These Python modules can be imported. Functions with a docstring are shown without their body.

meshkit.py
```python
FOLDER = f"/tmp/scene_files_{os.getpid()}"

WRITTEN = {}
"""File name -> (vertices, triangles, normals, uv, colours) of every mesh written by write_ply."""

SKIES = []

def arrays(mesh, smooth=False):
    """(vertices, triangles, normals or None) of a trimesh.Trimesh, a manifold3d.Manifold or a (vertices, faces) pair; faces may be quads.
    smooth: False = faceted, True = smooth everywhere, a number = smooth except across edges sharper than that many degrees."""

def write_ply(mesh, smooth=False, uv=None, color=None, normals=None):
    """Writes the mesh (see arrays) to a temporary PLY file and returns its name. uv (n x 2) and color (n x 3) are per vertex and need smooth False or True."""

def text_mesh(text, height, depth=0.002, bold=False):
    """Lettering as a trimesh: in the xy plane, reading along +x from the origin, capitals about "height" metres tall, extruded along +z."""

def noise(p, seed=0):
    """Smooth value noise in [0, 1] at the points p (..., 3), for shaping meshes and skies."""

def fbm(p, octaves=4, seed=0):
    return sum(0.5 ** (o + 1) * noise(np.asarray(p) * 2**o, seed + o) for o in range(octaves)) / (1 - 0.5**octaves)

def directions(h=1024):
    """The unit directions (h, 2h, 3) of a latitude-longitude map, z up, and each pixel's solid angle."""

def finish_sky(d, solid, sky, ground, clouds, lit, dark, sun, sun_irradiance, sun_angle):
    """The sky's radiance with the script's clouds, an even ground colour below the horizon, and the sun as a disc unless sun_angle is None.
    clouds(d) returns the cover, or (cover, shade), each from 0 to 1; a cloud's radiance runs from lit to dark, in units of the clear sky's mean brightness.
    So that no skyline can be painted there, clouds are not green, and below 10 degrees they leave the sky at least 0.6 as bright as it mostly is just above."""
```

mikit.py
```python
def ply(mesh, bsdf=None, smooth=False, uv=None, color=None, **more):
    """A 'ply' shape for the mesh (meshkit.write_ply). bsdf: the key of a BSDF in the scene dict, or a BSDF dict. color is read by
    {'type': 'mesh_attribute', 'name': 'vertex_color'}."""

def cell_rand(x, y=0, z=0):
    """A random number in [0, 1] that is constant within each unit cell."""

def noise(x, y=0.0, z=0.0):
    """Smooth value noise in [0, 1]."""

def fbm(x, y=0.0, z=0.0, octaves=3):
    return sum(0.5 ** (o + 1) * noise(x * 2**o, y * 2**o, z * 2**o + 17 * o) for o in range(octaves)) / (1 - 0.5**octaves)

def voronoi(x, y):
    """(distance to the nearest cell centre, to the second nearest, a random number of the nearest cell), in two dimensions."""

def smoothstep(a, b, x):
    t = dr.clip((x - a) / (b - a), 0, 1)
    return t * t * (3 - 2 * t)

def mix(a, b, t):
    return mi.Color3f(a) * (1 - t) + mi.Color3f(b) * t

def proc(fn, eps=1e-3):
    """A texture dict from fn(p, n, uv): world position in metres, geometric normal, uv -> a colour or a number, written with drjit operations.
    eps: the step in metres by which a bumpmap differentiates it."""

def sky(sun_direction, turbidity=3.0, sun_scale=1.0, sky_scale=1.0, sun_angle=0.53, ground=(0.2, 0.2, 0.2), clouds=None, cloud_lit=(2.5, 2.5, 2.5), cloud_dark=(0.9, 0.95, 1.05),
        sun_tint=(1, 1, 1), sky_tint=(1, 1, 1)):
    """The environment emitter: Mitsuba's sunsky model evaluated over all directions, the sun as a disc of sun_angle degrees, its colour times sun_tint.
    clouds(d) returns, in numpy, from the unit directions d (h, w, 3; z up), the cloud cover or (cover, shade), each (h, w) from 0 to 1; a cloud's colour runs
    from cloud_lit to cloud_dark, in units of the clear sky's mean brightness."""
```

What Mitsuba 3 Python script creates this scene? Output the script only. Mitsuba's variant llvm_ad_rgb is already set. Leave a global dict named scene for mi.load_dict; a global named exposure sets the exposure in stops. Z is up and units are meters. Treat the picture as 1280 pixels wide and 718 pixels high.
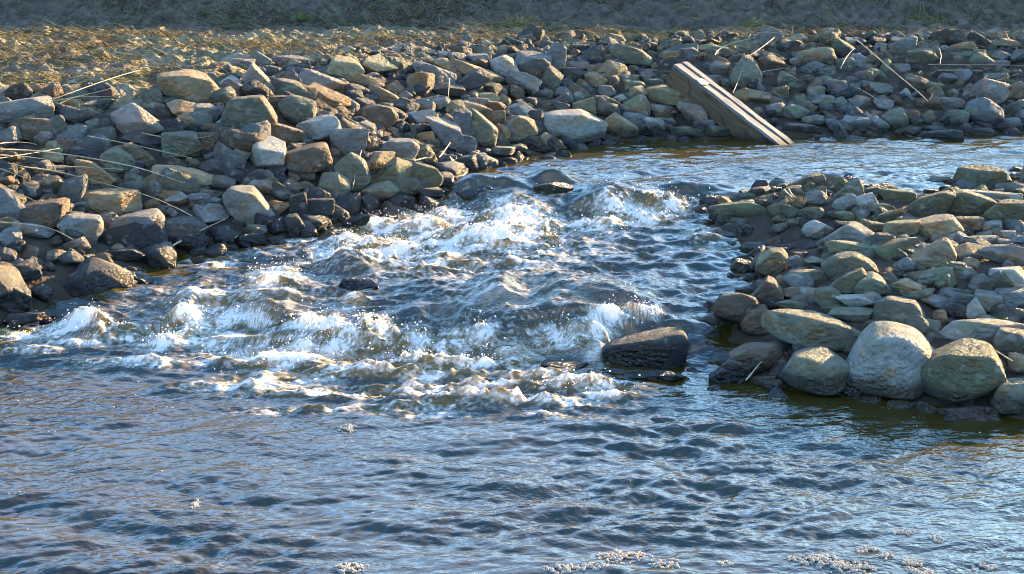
import math
import numpy as np, trimesh, mitsuba as mi, mikit, meshkit, drjit as dr
from scipy.ndimage import map_coordinates, gaussian_filter
from scipy.spatial import cKDTree
import shapely
from shapely.geometry import Polygon, LineString

T = mi.ScalarTransform4f
scene, labels = {}, {}
rng = np.random.default_rng(11)

# ------------------------------------------------------------------ camera, sky, exposure
EYE = np.array([0.0, 0.0, 2.2])
PITCH, FOC = math.radians(14.0), 1900.0
FWD = np.array([0, math.cos(PITCH), -math.sin(PITCH)])
UP = np.array([0, math.sin(PITCH), math.cos(PITCH)])
RIGHT = np.array([1.0, 0, 0])
scene['camera'] = {'type': 'perspective', 'fov': 2 * math.degrees(math.atan(640 / FOC)), 'fov_axis': 'x', 'near_clip': 0.1, 'far_clip': 2000.0,
                   'to_world': T().look_at(origin=EYE.tolist(), target=(EYE + FWD).tolist(), up=[0, 0, 1])}
SUN_AZ, SUN_EL = math.radians(45), math.radians(16)
SUN = [math.sin(SUN_AZ) * math.cos(SUN_EL), math.cos(SUN_AZ) * math.cos(SUN_EL), math.sin(SUN_EL)]


def cirrus(d):
    """Thin high cloud all over the sky."""
    q = d[..., :2] / (d[..., 2:] + 0.25)
    n = meshkit.fbm(np.concatenate([q * [1.6, 3.2], 0 * q[..., :1]], -1) + 4.0, 5, 3)
    return 0.32 * np.clip((n - 0.42) / 0.25, 0, 1)


scene['sky'] = mikit.sky(SUN, turbidity=3.3, sun_scale=3.0, sky_scale=1.6, clouds=cirrus, cloud_lit=(2.6, 2.85, 3.2), sun_tint=(1.0, 0.96, 0.86), sky_tint=(0.45, 0.97, 1.52))
exposure = 3.9


# ------------------------------------------------------------------ small helpers
def ss(a, b, x):
    t = np.clip((x - a) / (b - a), 0, 1)
    return t * t * (3 - 2 * t)


def ray(px, py):
    d = RIGHT * (px - 640) / FOC + UP * (359 - py) / FOC + FWD
    return d / np.linalg.norm(d)


def nz(x, y, z=0.0, seed=0):
    return meshkit.noise(np.stack(np.broadcast_arrays(np.asarray(x, float), np.asarray(y, float), np.asarray(z, float)), -1), seed)


def fb(x, y, z=0.0, o=4, seed=0):
    return meshkit.fbm(np.stack(np.broadcast_arrays(np.asarray(x, float), np.asarray(y, float), np.asarray(z, float)), -1), o, seed)


# ------------------------------------------------------------------ water level and terrain
UPPER = 0.35


def level(y):
    """Height of the stream: lower pool 0, the rock ramp, upper pool UPPER."""
    return UPPER * (0.32 * ss(9.45, 10.1, y) + 0.2 * ss(8.2, 9.5, y) + 0.41 * ss(7.3, 7.72, y) + 0.07 * ss(7.7, 8.3, y))


def march(px, py, surface, lift=0.0, t0=3.0, t1=40.0):
    d = ray(px, py)
    t = np.arange(t0, t1, 0.02)
    p = EYE + t[:, None] * d
    below = p[:, 2] <= surface(p[:, 0], p[:, 1]) + lift
    i = int(np.argmax(below)) if below.any() else len(t) - 1
    return p[i]


def on_level(px, py):
    return march(px, py, lambda x, y: level(y))[:2]


SHORE = [(-900, 560), (-400, 470), (-150, 420), (0, 390), (80, 372), (160, 352), (200, 328), (290, 318), (380, 306), (440, 293), (500, 268), (560, 250), (575, 215), (640, 200), (700, 188), (760, 178),
         (850, 174), (980, 173), (1100, 170), (1280, 168), (1500, 165), (2200, 160)]
SPIT = [(872, 262), (895, 247), (960, 240), (1010, 238), (1100, 243), (1160, 243), (1200, 236), (1290, 226), (1500, 218), (2200, 210), (2200, 640), (1500, 580), (1290, 528), (1180, 510), (1100, 498), (1000, 492), (930, 478),
        (905, 465), (915, 440), (900, 420), (905, 400), (928, 372), (925, 340), (945, 315), (905, 300), (885, 285)]
shore = np.array([on_level(*p) for p in SHORE])
land = Polygon(list(map(tuple, shore)) + [(60, 200), (-60, 200), (-60, shore[0][1])])
spit = Polygon([tuple(on_level(*p)) for p in SPIT]).buffer(0)
near = Polygon([(-60, -60), (60, -60), (60, 2.4), (4, 2.2), (0, 2.6), (-4, 2.3), (-60, 2.5)])

GX0, GX1, GY0, GY1, GS = -14.0, 14.0, -2.0, 26.0, 0.05
gx, gy = np.arange(GX0, GX1 + GS, GS), np.arange(GY0, GY1 + GS, GS)
GXX, GYY = np.meshgrid(gx, gy)


def signed(poly):
    pts = shapely.points(GXX.ravel(), GYY.ravel())
    d = shapely.distance(pts, poly.exterior)
    return np.where(shapely.contains_xy(poly, GXX.ravel(), GYY.ravel()), d, -d).reshape(GXX.shape)


D_land, D_spit, D_near = signed(land), signed(spit), signed(near)
D_any = np.maximum(np.maximum(D_land, D_spit), D_near)
LV = level(GYY)


def soft_cap(z, top, k=0.12):
    return -k * np.logaddexp(-z / k, -top / k)


EMB0 = 15.6
H = LV + np.clip(D_any * 0.6, -0.36, 0.0)
H_land = LV + soft_cap(np.maximum(D_land, 0) * 0.46, 1.02 - LV)
H_land += soft_cap(np.maximum(GYY - EMB0 + 0.35 * (fb(GXX * 0.35, GYY * 0.2, o=2) - 0.5), 0) * math.tan(math.radians(32)), 0.85, 0.05)
H_spit = LV + soft_cap(np.maximum(D_spit, 0) * 0.36, 0.24, 0.04) + 0.05 * (fb(GXX * 1.5, GYY * 1.5, 3.3, o=2) - 0.5) * ss(0, 0.4, D_spit)
H_near = soft_cap(np.maximum(D_near, 0) * 0.35, 0.6)
H = np.where(D_land > 0, H_land, H)
H = np.where(D_spit > 0, np.maximum(H, H_spit), H)
H = np.where(D_near > 0, H_near, H)
H = gaussian_filter(H, 1.2)


def raster(A, x, y, order=1):
    return map_coordinates(A, [(np.asarray(y) - GY0) / GS, (np.asarray(x) - GX0) / GS], order=order, mode='nearest')


def ground_z(x, y):
    return raster(H, x, y)


def rest_z(x, y):
    return np.maximum(ground_z(x, y), level(y) - 0.06)


# ------------------------------------------------------------------ materials
def lev_dr(y):
    s = mikit.smoothstep
    return UPPER * (0.32 * s(9.45, 10.1, y) + 0.2 * s(8.2, 9.5, y) + 0.41 * s(7.3, 7.72, y) + 0.07 * s(7.7, 8.3, y))


PAL = dict(k=(0.028, 0.026, 0.022), d=(0.058, 0.051, 0.041), b=(0.125, 0.083, 0.045), o=(0.235, 0.14, 0.06), t=(0.27, 0.192, 0.1), y=(0.25, 0.205, 0.1), p=(0.22, 0.165, 0.125), v=(0.13, 0.105, 0.095), g=(0.175, 0.158, 0.125),
           n=(0.14, 0.132, 0.082), m=(0.11, 0.1, 0.048), u=(0.145, 0.138, 0.12), w=(0.29, 0.275, 0.225))
KEYS = list(PAL)


def palette(u):
    c = mi.Color3f(0)
    for i, k in enumerate(KEYS):
        c = dr.select(dr.abs(u - i) < 0.5, mi.Color3f(*PAL[k]), c)
    return c


def wetness(p):
    edge = 0.05 + 0.11 * mikit.fbm(p.x * 9, p.y * 9, p.z * 5, 2)
    return 1 - mikit.smoothstep(-0.035, 0.035, p.z - lev_dr(p.y) - edge)


def rock_color(p, n, uv):
    base = palette(uv.x * 16)
    f1 = mikit.fbm(p.x * 7 + 31, p.y * 7, p.z * 9, 3)
    f2 = mikit.fbm(p.x * 38, p.y * 38, p.z * 55 + 9, 3)
    f3 = mikit.noise(p.x * 210, p.y * 210, p.z * 210)
    c = base * (0.15 + 0.8 * f1 + 0.9 * f2 + 0.35 * (f3 - 0.5)) * (0.34 + 0.74 * uv.y)
    rust = mikit.smoothstep(0.56, 0.74, mikit.fbm(p.x * 11 + 5, p.y * 11, p.z * 14 + 40, 2))
    c = mikit.mix(c, c * mi.Color3f(1.3, 0.85, 0.5), rust * 0.7)
    lich = mikit.smoothstep(0.6, 0.72, mikit.fbm(p.x * 24, p.y * 24 + 77, p.z * 24, 3))
    c = mikit.mix(c, mi.Color3f(0.40, 0.41, 0.34), lich * 0.12)
    moss = mikit.smoothstep(0.54, 0.7, mikit.fbm(p.x * 5, p.y * 5 + 7, p.z * 8, 3)) * mikit.smoothstep(-0.6, 0.8, n.z)
    c = mikit.mix(c, mi.Color3f(0.085, 0.1, 0.03), moss * 0.5 * mikit.smoothstep(0.4, 1.2, p.x))
    c = mikit.mix(c, c * mi.Color3f(0.25, 0.22, 0.17), wetness(p))
    return mi.Color3f(dr.clip(c.x, 0, 0.8), dr.clip(c.y, 0, 0.8), dr.clip(c.z, 0, 0.8))


def rock_bump(p, n, uv):
    return mikit.fbm(p.x * 55, p.y * 55, p.z * 70, 3) + 0.35 * mikit.fbm(p.x * 230, p.y * 230, p.z * 260, 2)


scene['rock'] = {'type': 'twosided', 'bsdf': {'type': 'bumpmap', 'arbitrary': {**mikit.proc(rock_bump, 0.002)}, 'scale': 0.03,
                 'bsdf': {'type': 'principled', 'base_color': mikit.proc(rock_color), 'roughness': mikit.proc(lambda p, n, uv: 0.75 - 0.5 * wetness(p)), 'specular': 0.45}}}


def ground_color(p, n, uv):
    f = mikit.fbm(p.x * 1.3, p.y * 1.3, p.z, 3)
    f2 = mikit.fbm(p.x * 14, p.y * 14, p.z * 14, 3)
    soil = mikit.mix((0.03, 0.023, 0.016), (0.125, 0.098, 0.062), f2)
    grass = mikit.mix((0.035, 0.032, 0.016), (0.18, 0.15, 0.085), mikit.fbm(p.x * 30, p.y * 30, 3, 3))
    c = mikit.mix(soil, grass, mikit.smoothstep(0.38, 0.6, f))
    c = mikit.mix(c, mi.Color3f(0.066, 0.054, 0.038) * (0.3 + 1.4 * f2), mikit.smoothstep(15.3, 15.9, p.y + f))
    c = mikit.mix(c, mi.Color3f(0.24, 0.21, 0.16), 0.35 * mikit.smoothstep(15.8, 15.0, p.y) * mikit.smoothstep(0.58, 0.7, mikit.fbm(p.x * 5 + 3, p.y * 5, 8.0, 3)))
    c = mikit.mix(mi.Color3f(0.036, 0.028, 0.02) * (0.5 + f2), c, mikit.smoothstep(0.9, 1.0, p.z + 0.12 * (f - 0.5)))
    under = 1 - mikit.smoothstep(0.0, 0.12, p.z - lev_dr(p.y))
    return mikit.mix(c, mi.Color3f(0.03, 0.024, 0.014), under)


scene['earth'] = {'type': 'twosided', 'bsdf': {'type': 'bumpmap', 'arbitrary': mikit.proc(lambda p, n, uv: mikit.fbm(p.x * 28, p.y * 28, p.z * 28, 4), 0.004), 'scale': 0.05,
                  'bsdf': {'type': 'principled', 'base_color': mikit.proc(ground_color), 'roughness': 0.95, 'specular': 0.2}}}


# ------------------------------------------------------------------ the ground: one sheet to the horizon
def axis(lo, hi, fine, far, grow=1.25):
    a = list(np.arange(lo, hi + fine, fine))
    s = fine
    while a[-1] < far:
        s *= grow
        a.append(a[-1] + s)
    s = fine
    while a[0] > -far:
        s *= grow
        a.insert(0, a[0] - s)
    return np.array(a)


def grid_faces(nx, ny, keep=None):
    i, j = np.meshgrid(np.arange(nx - 1), np.arange(ny - 1))
    a = (j * nx + i).ravel()
    q = np.stack([a, a + 1, a + nx + 1, a + nx], 1)
    if keep is not None:
        q = q[keep[q].any(1)]
    return np.vstack([q[:, [0, 1, 2]], q[:, [0, 2, 3]]])


def compact(v, f, *more):
    used = np.unique(f)
    m = np.zeros(len(v), int)
    m[used] = np.arange(len(used))
    return (v[used], m[f]) + tuple(a[used] for a in more)


ax, ay = axis(-6.4, 6.4, 0.019, 900), axis(7.0, 17.4, 0.028, 900)
AX, AY = np.meshgrid(ax, ay)
AZ = ground_z(AX, AY)
dl = raster(D_land, AX, AY)
rough = ss(0.2, 1.2, dl) * ss(900, 30, np.abs(AX) + np.abs(AY - 15))
clod = fb(AX * 2.2, AY * 2.2, 1.0, 4, 3) - 0.5
clod2 = 1 - np.abs(2 * fb(AX * 6, AY * 6, 5.0, 3, 5) - 1)
c3 = nz(AX * 6 + 3 * clod, AY * 12 + 2 * clod, 2.0, 12)
c4 = fb(AX * 17, AY * 26, 3.0, 2, 13)
AZ = AZ + rough * (0.13 * clod + 0.08 * (clod2 - 0.6) + 0.06 * (c3 - 0.5) + 0.06 * (c4 - 0.5) + 0.05 * (fb(AX * 0.7, AY * 0.7, 2.0, 2, 9) - 0.5))
gv = np.stack([AX.ravel(), AY.ravel(), AZ.ravel()], 1)
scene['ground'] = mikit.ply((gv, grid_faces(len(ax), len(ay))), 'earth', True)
labels['ground'] = {'label': 'bare earth bank with dead grass, flat strip and shaded slope behind the stones', 'category': 'ground', 'kind': 'structure'}


def top_z(x, y):
    """The finished sheet's height."""
    return map_coordinates(AZ, [np.interp(y, ay, np.arange(len(ay))), np.interp(x, ax, np.arange(len(ax)))], order=1)


# ------------------------------------------------------------------ stones
ICO = {k: trimesh.creation.icosphere(k) for k in (1, 2, 3, 4)}


def fib(n, jit):
    i = np.arange(n) + 0.5
    phi, z = i * 2.399963 + rng.uniform(0, 6.28), 1 - 2 * i / n
    d = np.stack([np.sqrt(1 - z * z) * np.cos(phi), np.sqrt(1 - z * z) * np.sin(phi), z], 1) + rng.normal(0, jit, (n, 3))
    q = trimesh.transformations.random_rotation_matrix(rng.uniform(0, 1, 3))[:3, :3]
    d = d @ q.T
    return d / np.linalg.norm(d, axis=1, keepdims=True)


def planes_shape(n, h, p, lvl, amp, freq=1.7):
    d = np.array(ICO[lvl].vertices)
    s = np.maximum(d @ n.T, 0) / h[None, :]
    r = (s ** p).sum(1) ** (-1.0 / p)
    o = rng.uniform(0, 90, 3)
    r = r * (1 + amp * (meshkit.fbm(d * freq + o, 4) - 0.5) * 2 + amp * 0.5 * (meshkit.fbm(d * freq * 3.5 + o, 3) - 0.5) * 2)
    return d * r[:, None]


def make_stone(w, h, dep, ang, kind, lvl=3):
    """A stone of full width w, height h, depth dep (metres) in a local frame x right, y away, z up."""
    if kind == 'r':
        n, p, amp = fib(12, 0.28), 17, 0.06
        hh = rng.uniform(0.82, 1.0, len(n))
    elif kind == 'b':
        n = np.array([[1, 0, 0], [-1, 0, 0], [0, 1, 0], [0, -1, 0], [0, 0, 1], [0, 0, -1.0]]) + rng.normal(0, 0.14, (6, 3))
        c = fib(7, 0.25)
        n = np.vstack([n, c])
        hh = np.concatenate([np.ones(6), rng.uniform(1.08, 1.35, 7)])
        p, amp = 24, 0.04
    elif kind == 'a':
        n, p, amp = fib(9, 0.35), 26, 0.05
        hh = rng.uniform(0.62, 1.0, len(n))
    else:
        n = np.vstack([np.array([[0, 0, 1.0], [0, 0, -1.0]]) + rng.normal(0, 0.12, (2, 3)), fib(9, 0.25)])
        hh = np.concatenate([[0.6, 0.6], rng.uniform(0.85, 1.1, 9)])
        p, amp = 14, 0.05
    n = n / np.linalg.norm(n, axis=1, keepdims=True)
    v = planes_shape(n, hh, p, lvl, amp)
    v -= (v.max(0) + v.min(0)) / 2
    a = -math.radians(ang)
    w0, h0 = w, h
    v = v / (v.max(0) - v.min(0)) * np.array([w0, dep, h0])
    if ang:
        c, s = math.cos(a), math.sin(a)
        v = np.stack([v[:, 0] * c - v[:, 2] * s, v[:, 1], v[:, 0] * s + v[:, 2] * c], 1)
        e = v.max(0) - v.min(0)
        v *= np.array([min(w0 / e[0], 1.25), 1, 1])
    return v, np.array(ICO[lvl].faces)


def outline_stone(poly, dep, lvl=4):
    """poly: (x, z) outline in metres about its middle; the body bulges to the front and back, with chipped planes."""
    hull = Polygon(poly).convex_hull
    xy = np.array(hull.exterior.coords)[:-1]
    if not hull.exterior.is_ccw:
        xy = xy[::-1]
    e = np.roll(xy, -1, 0) - xy
    ln = np.hypot(e[:, 0], e[:, 1])
    nn = np.stack([e[:, 1], -e[:, 0]], 1) / ln[:, None]
    off = (nn * xy).sum(1)
    n = [np.array([a[0], t, a[1]]) for a in nn for t in [rng.uniform(-0.12, 0.12)]]
    h = list(off)
    s = min(np.ptp(xy[:, 0]), np.ptp(xy[:, 1])) / 2
    for sy in (-1, 1):
        n.append(np.array([rng.normal(0, 0.14), sy, rng.normal(0.06, 0.1)]))
        h.append(dep / 2)
        for k in range(5):
            t = rng.uniform(0, 6.28)
            n.append(np.array([math.cos(t) * 0.75, sy * 0.75, math.sin(t) * 0.75]))
            r = hull.exterior.distance(shapely.Point(0, 0))
            h.append((dep / 2 + s) * rng.uniform(0.60, 0.74))
    n, h = np.array(n), np.array(h)
    l = np.linalg.norm(n, axis=1)
    v = planes_shape(n / l[:, None], np.maximum(h / l, 0.02), 22, lvl, 0.028, 2.2)
    q = v - (v.max(0) + v.min(0)) / 2
    want = np.array([np.ptp(xy[:, 0]), np.ptp(q[:, 1]), np.ptp(xy[:, 1])])
    q = q / np.ptp(q, axis=0) * want
    q[:, 0] += (xy[:, 0].max() + xy[:, 0].min()) / 2
    q[:, 2] += (xy[:, 1].max() + xy[:, 1].min()) / 2
    return q, np.array(ICO[lvl].faces)


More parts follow.
